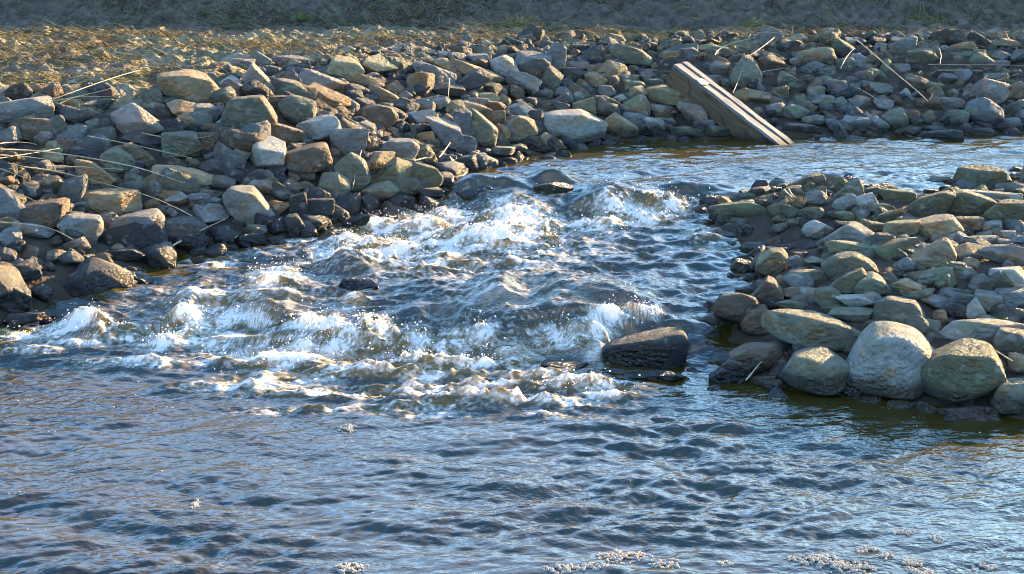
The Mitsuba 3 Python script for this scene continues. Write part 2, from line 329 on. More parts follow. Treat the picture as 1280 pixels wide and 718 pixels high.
# traced from the photograph: P colour outline, or middle x y, width, height, tilt, colour, shape
STONES = '''P t 200,100 203,90 235,89 258,97 270,112 279,128 262,132 225,124 203,116 : largest tan boulder near the top of the left bank, pale behind the dead grass; large tan boulder
19 119 40 18 0 t b : sunlit tan block at the left edge of the picture, below the dead grass; sunlit tan block
31 138 66 30 -5 g b
48 113 18 16 0 o r
65 112 26 16 0 t a
92 131 34 16 0 o r
118 132 30 14 5 p a
86 145 48 26 20 d f
47 160 42 28 0 b b
92 162 34 14 0 u r
118 160 22 22 0 n r
141 161 36 20 25 d f
173 152 60 42 10 p r : big rounded pinkish boulder with a cracked sunlit right side on the left bank; big rounded pinkish boulder
170 121 52 30 10 o a
193 122 20 24 0 g r
218 124 30 12 -5 u f
230 136 40 20 12 t a
237 151 30 20 15 o r
214 160 30 24 0 d a
177 173 38 22 30 d a
228 180 46 30 0 n b
56 173 24 20 30 p r
83 182 26 24 40 p a
68 186 20 20 0 y r
128 181 22 14 0 d r
P n 126,196 134,188 150,184 160,188 172,208 160,214 140,214 128,206
P b 156,180 166,178 190,198 196,208 186,210 168,198
287 105 34 20 25 w a
290 91 24 20 20 g a
267 87 34 16 0 b a
231 86 22 9 5 u f
303 81 30 14 0 u b
327 78 24 18 30 g b
P p 303,100 317,80 326,90 347,113 338,120 318,112 : pointed pinkish stone with a sharp peak, high in the middle of the left bank; pointed pinkish stone
367 77 52 14 5 p f
367 89 42 18 -10 d f
346 90 14 10 0 o r
359 104 38 34 0 v a
430 86 46 28 5 y r : round yellowish stone in the sun at the crest of the left bank; round yellowish crest stone
400 106 54 28 20 g r
395 90 36 9 5 d f
378 119 34 26 10 b r
410 126 48 26 25 o a
352 130 30 20 0 b b
372 138 44 36 0 n r
438 134 22 22 0 u r
398 159 52 32 5 w r : whitest rounded stone in the middle of the left bank; whitest rounded stone
P n 273,160 290,123 329,120 338,138 345,152 320,168 285,170 : broad greenish grey block in the middle of the left bank; broad greenish block
P b 318,152 345,152 380,165 380,176 358,180 330,168
278 141 18 22 0 u a
258 143 30 26 0 g a
286 176 28 32 45 o a : golden orange-brown stone tilted on its corner, centre of the left bank; golden tilted stone
284 158 26 22 0 w a
335 193 42 44 0 w a : upright pale block with a white sunlit top beside the brown block; upright pale block
P b 352,192 398,180 408,182 414,205 408,214 364,218 : brown block with a bright narrow sunlit end, middle of the left bank; brown block
435 177 46 40 10 g b : grey block with a sunlit yellow right face below the whitest stone; grey block with the yellow face
423 104 24 14 0 u r
444 113 32 18 0 d r
451 100 24 12 0 o f
314 111 36 16 10 n a
262 178 32 26 0 b b
243 160 28 12 0 d f
474 83 42 27 5 y a
497 86 22 24 0 n r
461 103 38 18 8 o r
491 111 30 20 0 o a
525 105 34 30 0 t b : squarish tan stone with an ochre shade in the middle of the crest; squarish tan stone
542 94 50 24 22 u f : long bluish slab tilted down to the right near the crest; tilted bluish slab
553 83 34 18 10 t a
P o 562,78 572,74 600,84 630,100 626,104 600,100 570,86
598 75 26 16 10 g a
P w 613,76 630,70 640,76 648,90 640,98 622,94 614,86 : cream sunlit stone with a flat front at the crest of the far bank end; cream sunlit stone
588 103 52 30 -8 d a
614 110 18 15 0 o r
604 122 40 13 5 y f
560 113 40 18 0 d a
505 121 20 13 -10 p r
504 133 38 20 10 d r
521 147 42 16 -8 w f
P b 448,150 456,135 470,131 490,135 497,147 488,158 470,161 : brown boulder with a rough sunlit right side, middle of the left bank; brown boulder with the rough side
453 130 30 16 5 d f
551 130 26 20 0 g a
570 136 24 22 0 y a
594 137 46 20 30 t r
594 128 30 12 5 u f
619 148 24 20 0 o r
621 134 28 14 10 b a
649 141 38 26 10 w a
651 162 40 34 0 t r
645 168 26 24 0 u r
P n 583,138 592,136 622,163 618,184 606,188 590,176 : tall greenish brown block with a sharp right edge near the upper waterline; tall greenish block
578 160 22 42 0 u b
P u 532,146 545,148 575,160 578,176 568,184 552,176
628 168 18 24 10 o a
532 174 22 22 15 o r : small orange-brown oval stone standing upright low on the left bank; small orange-brown oval
459 162 22 20 20 p r
P g 474,188 486,174 514,174 524,184 516,202 494,204
654 103 42 26 10 g a
664 81 48 30 0 u b
P g 682,70 690,54 702,54 708,64 705,86 694,95 682,88 : tall grey stone standing out of the crest left of centre of the far bank; tall grey crest stone
528 77 30 10 5 g f
562 70 28 10 5 w f
508 72 22 9 0 d r
484 68 26 9 0 b f
725 61 14 10 0 d b
742 69 30 24 0 d a
715 95 24 20 0 d b
721 82 28 10 0 p f
742 101 28 22 -25 t a : tan stone with a striped sunlit face on the far bank; striped tan stone
763 91 38 30 -10 t r : round tan boulder high on the far bank, right of the striped stone; round tan boulder
743 86 20 10 0 t f
P n 762,62 772,54 800,62 815,74 812,82 790,80 770,76 : long greenish slab with a bright upper edge on the crest of the far bank; long greenish crest slab
770 71 24 12 0 d a
690 101 28 32 20 n a
709 107 22 20 0 d a
702 116 18 14 0 g r
758 115 22 16 0 g r
757 133 34 24 0 d r
730 135 28 24 0 m a
P w 672,152 690,141 705,140 722,139 742,148 758,157 752,172 730,178 704,178 682,168 : largest pale stone with a ridged top at the upper waterline; largest pale waterline stone
P t 757,150 768,142 780,148 796,158 798,168 780,172 760,166 : tan-orange stone just right of the largest pale stone at the upper waterline; tan-orange waterline stone
P y 806,112 824,108 848,112 864,120 858,128 830,131 812,124 : long yellowish stone left of the beam foot; long yellowish stone
798 116 24 16 0 t r
796 137 28 14 0 u a
796 148 32 15 0 u r
775 125 16 12 0 w r
818 161 26 26 0 g a
835 156 20 16 0 n a
852 165 28 14 0 n r
866 144 36 28 10 p a : pinkish triangular stone below the beam; pinkish triangular stone
864 131 44 18 8 b f
690 182 36 26 20 t a
828 139 34 16 0 u r
820 105 28 12 0 n f
839 71 22 14 0 o b
860 69 26 18 0 u a
790 107 30 14 0 n f
670 151 18 26 0 d r
736 115 20 14 0 d a
722 122 16 14 0 g r
700 135 22 16 0 d a
760 175 24 10 0 b r
740 178 20 10 0 g f
904 64 60 12 6 t f : long flat tan slab on the crest above the beam; long flat tan slab
932 94 38 38 0 n r : round greenish boulder above the beam; round greenish boulder
968 79 38 20 10 b r
896 76 34 14 10 b a
1017 67 16 14 0 g r
990 60 24 16 -15 d a
1062 52 20 9 0 w f
1049 65 20 14 0 n r
994 78 14 10 0 u r
1019 84 22 14 0 u r
1035 80 16 10 0 n a
1045 109 28 18 0 v f
1063 103 22 14 0 v a
945 120 36 14 5 t r
970 137 30 16 0 u f
994 141 30 20 0 u r
1015 151 28 14 0 n r
1002 160 46 11 0 g f
1041 156 28 16 -10 u a
1053 164 20 8 0 u f
968 119 20 14 0 u a
1028 125 28 11 0 g f
1020 114 22 14 0 n a
1050 128 16 14 0 u r
983 98 22 16 0 n a
898 146 20 20 0 t a
862 166 34 12 0 g f
896 164 32 13 5 n f
880 157 26 14 0 g f
1177 52 20 12 0 w b : small white-grey block on the crest of the far right bank; small white crest block
1180 62 14 10 0 w r
1205 60 32 16 0 o b : ochre squared block on the crest of the far right bank; ochre squared block
1153 49 26 12 10 g a
1194 45 40 10 5 n f
1228 51 36 16 15 u a
1257 57 34 16 10 t r
1130 54 30 14 5 n a
1100 61 16 15 15 g b
1153 71 36 20 -10 m f
1196 74 12 12 0 w r
1209 71 20 14 0 u r
1224 73 18 20 0 n r
1252 71 26 14 0 u r
1274 74 20 22 0 n a
1250 80 22 9 0 u f
1236 115 50 31 0 p r : large pale rounded boulder on the far right bank; large pale far boulder
1230 141 44 35 0 u r : six-sided bluish boulder at the right below the pale far boulder; six-sided bluish boulder
1119 150 34 28 0 n r : pale greenish rounded stone at the far right waterline; pale greenish waterline stone
1194 150 30 25 0 g a
1257 157 38 16 -10 u r
1220 164 42 14 8 u f
1271 116 24 26 0 b r
1186 129 36 14 0 u f
1132 118 14 15 0 w r
1140 145 13 12 0 w r
1140 162 22 12 15 w a
1100 114 30 20 0 n a
1104 130 24 16 0 u a
1074 155 38 18 0 u a
1098 156 26 22 0 u a
1074 77 22 18 0 u a
1126 88 24 16 0 u r
1204 97 20 20 0 u a
1185 99 22 14 0 v r
1151 104 36 20 0 b r
1247 99 32 18 0 n a
1160 147 20 18 0 n r
1278 147 18 20 0 u a
1085 92 26 14 0 n a
1170 110 24 14 0 m r
1212 112 18 14 0 n a
1076 128 22 16 0 g a
1168 163 30 12 0 d f
# left bank, lower part
P o 96,202 102,199 118,203 143,227 130,235 102,234 : rust-coloured wedge with a sunlit sloping edge under the reed stems; rust-coloured wedge
P t 80,240 86,237 170,237 174,250 173,262 150,266 84,265 : long brown-tan block lying level above the waterline, left bank; long level block
62 232 42 24 5 b f
13 258 36 42 0 u r : dark bluish boulder at the left edge of the picture; dark bluish edge boulder
P u 74,275 88,267 124,270 128,285 114,308 90,302 : bluish grey boulder with a tan top, directly below the long level block; bluish boulder below the long block
P u 138,281 150,270 178,264 196,265 205,277 190,296 166,309 144,302 : pale bluish boulder with a sunlit yellow corner above the left waterline; pale boulder with the yellow corner
11 297 30 24 0 u r
43 288 46 19 5 u r
64 279 24 16 0 u a
39 271 22 14 0 n a
P t 193,203 215,206 275,225 272,233 230,229 195,215 : long thin tan slab tilted down to the right, left bank; long thin tan slab
169 228 26 20 20 n a
219 248 30 20 0 g a
4 226 26 13 0 b r
66 198 24 16 0 y r
90 201 14 14 0 b r
79 213 26 12 0 u f
47 257 26 16 0 n a
205 264 26 15 0 d a
P d 203,278 212,272 240,273 258,284 250,300 220,302 206,296 : dark stone with a streaked sunlit top at the left waterline; dark streaked stone
188 226 20 12 0 b r
300 196 28 22 -20 n r
299 209 16 18 0 p r
316 188 32 18 0 u a
266 208 36 22 0 d a
328 235 34 19 8 p r : smooth pinkish oval stone low on the left bank; smooth pinkish oval
P g 280,243 291,232 318,236 330,252 345,274 320,279 300,276 284,260 : big grey-tan boulder low on the left bank, below the pinkish oval; big grey-tan boulder
364 231 34 16 5 b a
380 234 15 13 0 b r
418 233 37 36 0 n r : mottled round greenish stone low on the left bank; mottled round greenish stone
350 243 22 14 0 d r
350 259 32 19 0 o a
396 248 32 26 0 k r
399 262 36 26 0 k b
373 259 22 34 0 k b
246 250 32 18 5 v r
262 242 32 12 10 b f
264 267 46 24 5 u a
270 253 14 12 0 u r
238 231 42 13 0 n f
P d 358,270 372,268 382,284 380,296 362,296 356,284
322 222 28 20 0 d a
294 221 28 20 0 d r
345 211 24 16 0 d a
P n 419,207 440,190 455,200 463,225 450,241 426,236 : big dark greenish boulder above the lip of the rapids; big dark greenish boulder
475 201 36 22 0 t a
P m 462,229 495,198 515,206 510,220 472,236 : dark olive three-sided stone beside the lip of the rapids; dark olive three-sided stone
P m 508,216 520,202 545,210 553,225 546,241 512,234
477 239 44 25 -8 n r
552 229 30 24 0 k b : black wet stone with a bright right edge at the lip of the rapids; black wet stone at the lip
532 243 42 22 0 k a
530 190 24 20 0 u a
P w 560,206 580,195 604,192 610,204 600,210 570,210 : pale wet stone lying half in the water at the upper pool's corner; pale half-sunken corner stone
459 257 26 27 30 k a
434 255 32 26 0 k a
583 183 24 28 0 u b
558 198 24 11 0 u f
627 190 32 15 0 g r
648 188 22 14 0 n a
662 178 20 16 0 d r
P k 80,358 100,338 112,325 130,324 160,342 164,355 155,369 90,372 : big black wet boulder with a glittering right shoulder standing in the water; big black wet boulder
15 373 42 36 0 k r
155 318 52 17 0 k f
179 321 20 15 0 k a
83 322 38 18 0 d r
28 338 42 24 0 k r
6 320 30 22 0 d r
284 295 32 24 0 k r
319 287 28 15 0 n r
312 299 38 17 0 k f
345 284 36 22 0 k a
390 280 42 24 0 k a
240 302 42 24 0 k r
272 290 30 16 0 d a
420 268 30 22 0 k r
445 278 34 22 0 k a
500 254 36 22 0 k r
448 363 46 32 0 k r : black boulder breaking the water in the middle of the rapids; black boulder in the rapids
190 305 36 20 0 k a
# near right bank
P m 887,268 900,258 935,251 958,255 956,270 925,275 890,272 : long olive mossy stone lying flat at the head of the rapids; long olive mossy stone
984 264 46 17 12 m r
992 256 36 13 0 m f
P b 985,234 1012,218 1027,217 1032,232 1010,240 : brown-topped wedge in the upper pool at the back of the near right bank; brown-topped wedge
P d 1041,246 1045,222 1053,221 1063,242 1052,248 : dark pointed stone standing up at the back of the near right bank; dark pointed stone
1020 249 32 21 0 u r
1057 254 29 25 0 w a : white mottled stone in front of the dark pointed one; white mottled stone
1084 254 26 25 0 w r
1014 266 30 19 0 n a
1022 287 36 22 0 w r : pale oval stone in the left half of the near right bank; pale oval stone
1055 273 24 18 0 n a
P g 1031,305 1063,278 1071,279 1095,297 1093,310 1050,312
1067 313 66 22 5 n f
965 303 24 24 0 b a
943 311 36 19 0 b r
909 296 26 13 0 k r
870 296 24 11 0 k r
P y 945,340 948,325 962,312 975,310 984,320 980,338 965,348 : ochre stone with dry grass on it at the left of the near right bank; ochre stone with dry grass
975 275 18 11 0 m r
992 279 18 11 0 m r
998 329 26 20 0 u a
1018 329 24 17 0 n a
930 333 32 19 0 b f
P m 1193,239 1193,211 1198,209 1255,208 1258,238 : large square-cut olive-brown block at the back right of the near bank; large square-cut block
1271 217 28 18 0 b r
1273 236 24 15 0 m r
1157 226 23 9 0 k r : small black stone alone in the upper pool; small black pool stone
1142 239 9 6 0 k r
1178 231 36 22 0 g a
P m 1136,260 1150,248 1180,237 1192,241 1182,265 1150,273
P m 1175,260 1185,243 1205,238 1235,247 1251,258 1215,271 1185,269 : broad olive boulder below the square-cut block; broad olive boulder
1236 245 74 13 3 w f
P m 1232,268 1250,251 1284,249 1284,288 1262,286
P t 1103,303 1108,278 1148,273 1149,285 1130,305
P t 1141,290 1150,275 1188,269 1203,286 1190,299 1155,303 : flat-faced tan slab in the middle of the near right bank; flat-faced tan slab
1211 282 36 24 0 b b
1241 286 24 19 0 g b
1256 293 24 12 0 w b
1251 302 26 9 0 u f
1226 301 38 13 0 g b
1196 299 22 17 0 u a
1145 306 20 17 0 w a
P t 1139,327 1160,308 1176,296 1183,296 1194,318 1186,336 1150,332 : tan pointed stone with a sunlit right edge, centre of the near right bank; tan pointed stone
1209 316 42 23 0 t a
1252 318 58 27 0 g r
1113 270 38 15 -10 m f
1093 286 24 17 0 m b
1102 261 30 15 0 m r
1125 304 32 21 0 n a
1106 314 32 15 8 n r
1120 245 44 16 0 m f
1138 316 24 12 0 u a
1274 303 26 17 0 u a
P n 1028,332 1045,319 1068,315 1090,327 1096,338 1060,346 1032,350 : broad grey-green stone with a sunlit ridge, left half of the near right bank; broad ridged stone
P n 977,350 995,339 1024,335 1033,350 1025,363 985,361
P m 1037,359 1055,343 1075,333 1082,342 1065,366 1045,369
P n 1064,366 1075,345 1090,340 1103,348 1113,361 1095,371 : rounded greenish stone with a bright rim in the middle of the near right bank; rounded rimmed stone
P b 939,374 958,346 968,350 979,365 976,383 950,385 : brown wedge with a pale top at the water's edge; brown wedge at the water
898 356 44 17 3 k f
886 345 26 10 0 k f
862 348 18 9 0 k r
P b 879,389 890,374 930,372 936,385 925,395 890,395 : brown wet flat-topped stone standing in the water left of the near right bank; brown wet flat-topped stone
P b 926,402 935,385 955,381 963,395 959,419 930,417
P n 954,406 962,392 985,386 1015,388 1050,398 1077,412 1071,430 1045,438 985,431 958,421 : long pale greenish boulder lying level near the front of the near right bank; long pale greenish boulder
1035 372 32 28 0 n r
990 382 38 15 0 n a
1067 377 42 19 0 w a : white-blue stone lying on a grey-green one, middle of the near right bank; white-blue stone
1063 393 52 20 0 n a
1093 373 24 19 0 w r
995 366 32 15 0 b r
999 374 20 15 0 g r
933 363 26 12 0 d r
977 352 16 16 0 t a
879 417 42 17 0 k f
894 433 52 16 0 k f
P b 913,442 935,428 965,424 977,440 971,459 930,466
P n 1091,399 1100,375 1112,369 1142,374 1152,390 1157,405 1100,409 : mossy squared stone behind the biggest pale boulder; mossy squared stone
1175 398 18 20 0 o r : small upright ochre pebble right of the mossy squared stone; small ochre pebble
P w 1201,399 1218,371 1232,393 1226,401 : small white pyramid-shaped stone; small white pyramid
P w 1237,348 1240,335 1270,331 1280,342 1278,360 1245,363 : whitish squared block near the right edge of the picture; whitish squared block
1149 345 38 24 5 n a
1130 332 24 20 0 u r
1174 347 30 28 -30 g a
1198 338 22 20 0 n b
1211 343 20 18 0 g r
1230 352 34 22 0 g a
1132 358 38 22 10 t a
1147 367 38 13 0 n f
1206 371 62 19 3 u f
1238 376 38 24 0 g b
1264 373 42 24 -5 u b
1168 377 32 15 0 u a
1185 388 30 20 0 d a
P w 1058,478 1075,430 1090,408 1115,402 1138,410 1165,445 1169,460 1145,492 1085,494 1060,486 : biggest pale whitish boulder at the front of the near right bank; biggest pale boulder
1149 413 32 11 10 w r
P w 1174,416 1185,403 1235,396 1270,400 1284,415 1230,426 1180,429 : bluish white smooth slab behind the big mossy boulder at the right edge; bluish white slab
P m 1147,480 1165,445 1195,424 1235,425 1253,458 1242,480 1215,500 1170,503 1150,492 : big mossy green-brown boulder right of the biggest pale boulder; big mossy boulder
P n 1243,431 1250,410 1275,412 1287,425 1272,446 1250,446
1275 456 28 28 0 t r
P n 1240,506 1252,478 1288,470 1288,520 1250,517
P k 755,436 765,428 850,409 859,418 853,456 800,464 760,457 : black flat-topped wet block standing in the rapids; black flat-topped block
P k 887,471 905,455 925,458 936,475 920,489 895,487 : black wet stone at the front left tip of the near right bank; black tip stone
821 470 66 16 0 k r
P n 979,472 995,440 1015,434 1045,442 1063,456 1060,481 1030,491 990,489 : greenish tan boulder below the long pale greenish one, half in the pool; greenish tan boulder
968 482 32 20 0 b r
1127 510 34 22 0 b r
1212 522 72 32 0 b r
940 455 26 16 0 k r
1085 505 30 20 0 d r
# boulders the rapids run over
700 462 64 26 0 k r
335 342 60 20 5 k r
590 243 64 26 0 k r
P m 660,245 668,232 690,228 715,234 722,246 690,252
760 392 60 22 0 m r
820 345 44 12 0 m f
720 378 80 20 0 m r
30 398 50 14 0 k f
110 417 60 16 0 m r
'''


COLOUR = dict(k='black', d='dark grey', b='brown', o='orange-brown', t='tan', y='yellowish', p='pinkish', v='purplish grey', g='grey', n='greenish grey', m='olive', u='bluish grey', w='pale')
SHAPE = dict(r='rounded', b='blocky', a='angular', f='flat', P='irregular')
stones = []
for line in STONES.strip().split('\n'):
    line = line.strip()
    if not line or line[0] == '#':
        continue
    body, _, name = line.partition(':')
    tok = body.split()
    if tok[0] == 'P':
        pts = np.array([list(map(float, q.split(','))) for q in tok[2:]])
        lo, hi = pts.min(0), pts.max(0)
        stones.append(dict(col=tok[1], kind='P', pts=pts, c=(lo + hi) / 2, s=hi - lo, ang=0, name=name.strip()))
    else:
        cx, cy, w, h, ang = map(float, tok[:5])
        stones.append(dict(col=tok[5], kind=tok[6], c=np.array([cx, cy]), s=np.array([w, h]), ang=ang, name=name.strip()))


def in_rapids(c):
    return (c[0] < 880 and c[1] > 388) or (250 < c[0] < 880 and c[1] > 330) or (560 < c[0] < 875 and c[1] > 225)


def place(c, size_px):
    """Where the stone's middle stands in the world, and metres per picture unit there."""
    p = EYE + ray(*c) * 8
    for _ in range(3):
        m = (p - EYE) @ FWD / FOC
        p = march(c[0], c[1], rest_z, lift=0.34 * size_px[1] * m + (0.055 if c[0] > 750 and c[1] > 400 else 0.02) * in_rapids(c))
    return p, m


def zone(s):
    x, y = s['c']
    if y > 202 and x > 858:
        return 'near right bank'
    return 'far bank' if x > 690 else 'left bank'


made = []
for s in stones:
    p, m = place(s['c'], s['s'])
    w, h = s['s'] * m * 1.07
    d = p[:2] - EYE[:2]
    d /= np.linalg.norm(d)
    down = (EYE[2] - p[2]) / np.linalg.norm(p - EYE)
    R = np.array([[d[1], d[0], 0], [-d[0], d[1], 0], [0, 0, 1.0]])
    lvl = 4 if max(s['s']) > 38 else 3
    if s['kind'] == 'P':
        poly = (s['pts'] - s['c']) * m * 1.05 * np.array([1, -1])
        dep = rng.uniform(0.65, 0.9) * min(w, 1.6 * h)
        poly[:, 1] *= 1.0 if in_rapids(s['c']) else max(0.68, 1 - 0.62 * min(1, s['c'][1] / 420) * dep * down / h)
        v, f = outline_stone(poly, dep, lvl)
    else:
        dep = rng.uniform(0.7, 1.0) * min(w, 1.9 * h)
        h *= max(0.75, 1 - 0.45 * dep * down / h)
        v, f = make_stone(w * 1.04, h * 1.08, dep, s['ang'], s['kind'], lvl)
    v = v @ R.T + p
    u = np.full((len(v), 2), 0.0)
    u[:, 0], u[:, 1] = KEYS.index(s['col']) / 16, rng.uniform(0.2, 0.55)
    s['p'], s['m'] = p, m
    s['smooth'] = not (s['kind'] in 'abP' and max(s['s']) < 62 and zone(s) != 'near right bank')
    made.append((s, v, f, u))


# the 300 that show largest are things of their own; the smallest of the traced ones join the rubble
order = sorted(stones, key=lambda s: (not s['name'], -s['s'][0] * s['s'][1]))
for i, s in enumerate(order):
    s['own'] = i < 300
marks = [s for s in stones if s['name']]
taken = {}
count = 0


def compass(dx, dy):
    a = math.degrees(math.atan2(-dy, dx)) % 360
    return ['right of', 'above right of', 'above', 'above left of', 'left of', 'below left of', 'below', 'below right of'][int((a + 22.5) // 45) % 8]


ORD = ['nearest', 'second', 'third', 'fourth', 'fifth', 'sixth', 'seventh', 'eighth', 'ninth', 'tenth']
pend = {}
for s in stones:
    if s['name'] or not s['own']:
        continue
    same = [k for k in marks if zone(k) == zone(s)]
    k = min(same, key=lambda q: np.hypot(*(q['c'] - s['c'])))
    dv = s['c'] - k['c']
    key = (COLOUR[s['col']], SHAPE[s['kind']], id(k), compass(*dv))
    pend.setdefault(key, []).append((np.hypot(*dv), id(s), s, k))
for key, lst in pend.items():
    lst.sort(key=lambda q: q[0])
    for i, (_, _, s, k) in enumerate(lst):
        short = k['name'].split(';')[1].strip()
        first = '' if len(lst) == 1 else ORD[i] + ' '
        size = 'small ' if max(s['s']) < 26 else ''
        s['label'] = f"{first}{size}{key[0]} {key[1]} stone {key[3]} the {short}".strip()
rubble = {'near right bank': [], 'left bank': []}
i = -1
for s, v, f, u in made:
    if not s['own']:
        rubble['near right bank' if zone(s) == 'near right bank' else 'left bank'].append((v, f, u))
        continue
    i += 1
    key = 'stone' if i == 0 else f'stone_{i:03d}'
    scene[key] = mikit.ply((v, f), 'rock', s['smooth'], uv=u)
    z = zone(s)
    labels[key] = {'label': s['label'] if not s['name'] else s['name'].split(';')[0].strip(), 'category': 'stone', 'group': f'loose stones of the {z}'}

# the line of the beam
bu = EYE + ray(958, 168) * 12.25 / ray(958, 168)[1]
top_end = EYE + ray(846, 83) * 12.95 / ray(846, 83)[1]
A = (bu - top_end) / np.linalg.norm(bu - top_end)
S_ = np.cross(A, [0, 0, 1.0]); S_ /= np.linalg.norm(S_)
S_ = S_ if S_[0] > 0 else -S_
N_ = np.cross(S_, A); N_ = N_ if N_[2] > 0 else -N_

# small stones that fill the banks between them: nobody could count them
allp = cKDTree(np.array([s['p'][:2] for s in stones]))


def fill(n, where, size, cols, wts, more=()):
    V, F, U, at, k = [], [], [], 0, 0
    for v, f, u in more:
        V.append(v); F.append(f + at); U.append(u)
        at += len(v)
    while k < n:
        x, y = where()
        if abs((x - bu[0]) * A[1] - (y - bu[1]) * A[0]) < 0.24 and -0.5 < (x - bu[0]) * A[0] + (y - bu[1]) * A[1] + 0.3 < 0.62:
            continue
        r = size * rng.lognormal(0, 0.38)
        v, f = make_stone(r * rng.uniform(0.9, 1.5), r * rng.uniform(0.6, 0.9), r * rng.uniform(0.9, 1.3), 0, 'rbaabf'[rng.integers(6)], 2)
        a = rng.uniform(0, 6.28)
        R = trimesh.transformations.euler_matrix(rng.normal(0, 0.35), rng.normal(0, 0.35), a)[:3, :3]
        v = v @ R.T + [x, y, float(rest_z(np.array([x]), np.array([y]))[0]) + r * rng.uniform(-0.12, 0.2)]
        u = np.zeros((len(v), 2))
        u[:, 0], u[:, 1] = KEYS.index(cols[rng.choice(len(cols), p=np.array(wts) / sum(wts))]) / 16, rng.uniform(-0.15, 0.25)
        V.append(v); F.append(f + at); U.append(u)
        at += len(v)
        k += 1
    return mikit.ply((np.vstack(V), np.vstack(F)), 'rock', True, uv=np.vstack(U))


cells = np.argwhere((D_land > -0.18) & (D_land < np.where(GXX < -1.3, 1.75, 2.2)) & (np.abs(GXX) < 6.2) & (GYY < 15.3))
lo_w = np.array([1.0 if D_land[j, i] < 1.95 else 0.25 for j, i in cells])
lo_w /= lo_w.sum()


def on_bank():
    j, i = cells[rng.choice(len(cells), p=lo_w)]
    return gx[i] + rng.uniform(-.025, .025), gy[j] + rng.uniform(-.025, .025)


pool = cells[rng.choice(len(cells), 4000, p=lo_w)]
it = iter(pool)


def on_bank():
    j, i = next(it)
    return gx[i] + rng.uniform(-.025, .025), gy[j] + rng.uniform(-.025, .025)


scene['bank_stones'] = fill(2900, on_bank, 0.092, 'dbgunotvkp', [3, 4, 4, 1, 3, 2, 3, 1, 2, 1], rubble['left bank'])
labels['bank_stones'] = {'label': 'small broken stones filling the gaps of the left and far banks', 'category': 'stones', 'kind': 'stuff'}
cells2 = np.argwhere((D_spit > -0.22) & (np.abs(GXX) < 5.2) & (GYY < 11))
pool2 = iter(cells2[rng.choice(len(cells2), 1700)])


def on_spit():
    j, i = next(pool2)
    return gx[i] + rng.uniform(-.025, .025), gy[j] + rng.uniform(-.025, .025)


scene['spit_stones'] = fill(1500, on_spit, 0.08, 'dbgnmtuw', [2, 3, 3, 5, 3, 2, 2, 1], rubble['near right bank'])
labels['spit_stones'] = {'label': 'small rubble filling the gaps between the stones of the near right bank', 'category': 'stones', 'kind': 'stuff'}


# ------------------------------------------------------------------ the stream
wx = axis(-3.3, 3.6, 0.0115, 40, 1.3)
wy = np.concatenate([axis(4.2, 10.2, 0.0115, 0, 1.3)])
wy = [4.4]
while wy[-1] < 16:
    wy.append(wy[-1] + 0.0088 * (wy[-1] / 6.0) ** 1.15)
b, st = 4.4, 0.02
while b > 0.5:
    b -= st
    st *= 1.25
    wy.insert(0, b)
wy = np.array(wy)
WX, WY = np.meshgrid(wx, wy)
X, Y = WX.ravel(), WY.ravel()
warp = 0.62 * (fb(X * 0.9, 0 * X, 4.0, 3, 21) - 0.5) + 0.42 * (fb(X * 2.6, Y * 1.0, 2.0, 2, 22) - 0.5)
inland = np.maximum(np.maximum(raster(D_land, X, Y), raster(D_spit, X, Y)), raster(D_near, X, Y))
L0 = level(Y + warp * ss(0.25, -0.5, inland))
side = ss(-0.7, -1.5, X)
L0 = L0 + UPPER * 0.41 * side * (ss(6.9, 8.25, Y) - ss(7.3, 7.72, Y + warp * ss(0.25, -0.5, inland)))

# broken water, traced where the photograph shows it: x, y, width, height, strength
FOAM = """650 288 95 34 1.1;560 276 60 20 .8;520 286 90 24 .9;600 306 170 24 1.1;470 312 120 26 1.1;425 326 70 18 .9;345 358 66 26 .9;792 276 95 20 1.1;835 262 54 14 .9;742 287 70 10 .7;240 406 60 26 1.1;205 443 55 18 1;
100 400 100 14 .9;60 413 130 14 1;15 421 70 12 .9;392 412 64 32 1;300 402 80 16 .8;470 418 54 36 .9;522 436 44 28 1;602 432 40 26 .8;400 446 120 14 .9;350 457 140 16 1;560 461 180 12 .9;330 476 110 12 .7;
390 478 60 10 .7;702 442 80 20 .8;765 415 44 18 1;722 490 120 9 .8;690 506 130 9 .6;800 396 44 14 .8;690 476 60 14 .7;620 345 130 10 .5;700 322 110 8 .5;520 340 140 10 .5;262 331 64 10 .6;
470 286 54 14 .8;440 382 34 14 .7;650 480 70 8 .6;250 426 300 16 .55;540 300 380 70 .5;150 415 280 30 .55;420 440 380 40 .5;560 330 300 60 .42;300 380 260 50 .4;640 380 220 60 .3;620 505 200 9 .75;560 490 180 9 .75;440 496 220 10 .7;300 488 180 9 .6;480 472 260 12 .7;520 512 160 7 .5;380 514 160 6 .45;180 462 140 8 .6;90 440 120 7 .55;40 452 90 6 .5;760 500 60 6 .7;700 520 90 6 .4;520 520 120 6 .35;560 436 70 30 .75;640 455 60 22 .7;430 432 60 26 .8;250 440 80 22 .7;150 430 60 16 .7;745 440 40 40 .7;640 265 60 14 .7;880 300 60 30 .3;160 345 20 10 .6;700 395 90 20 .3;600 400 100 40 .25"""
foam, churn = np.zeros_like(X), np.zeros_like(X)
BLOBS = []
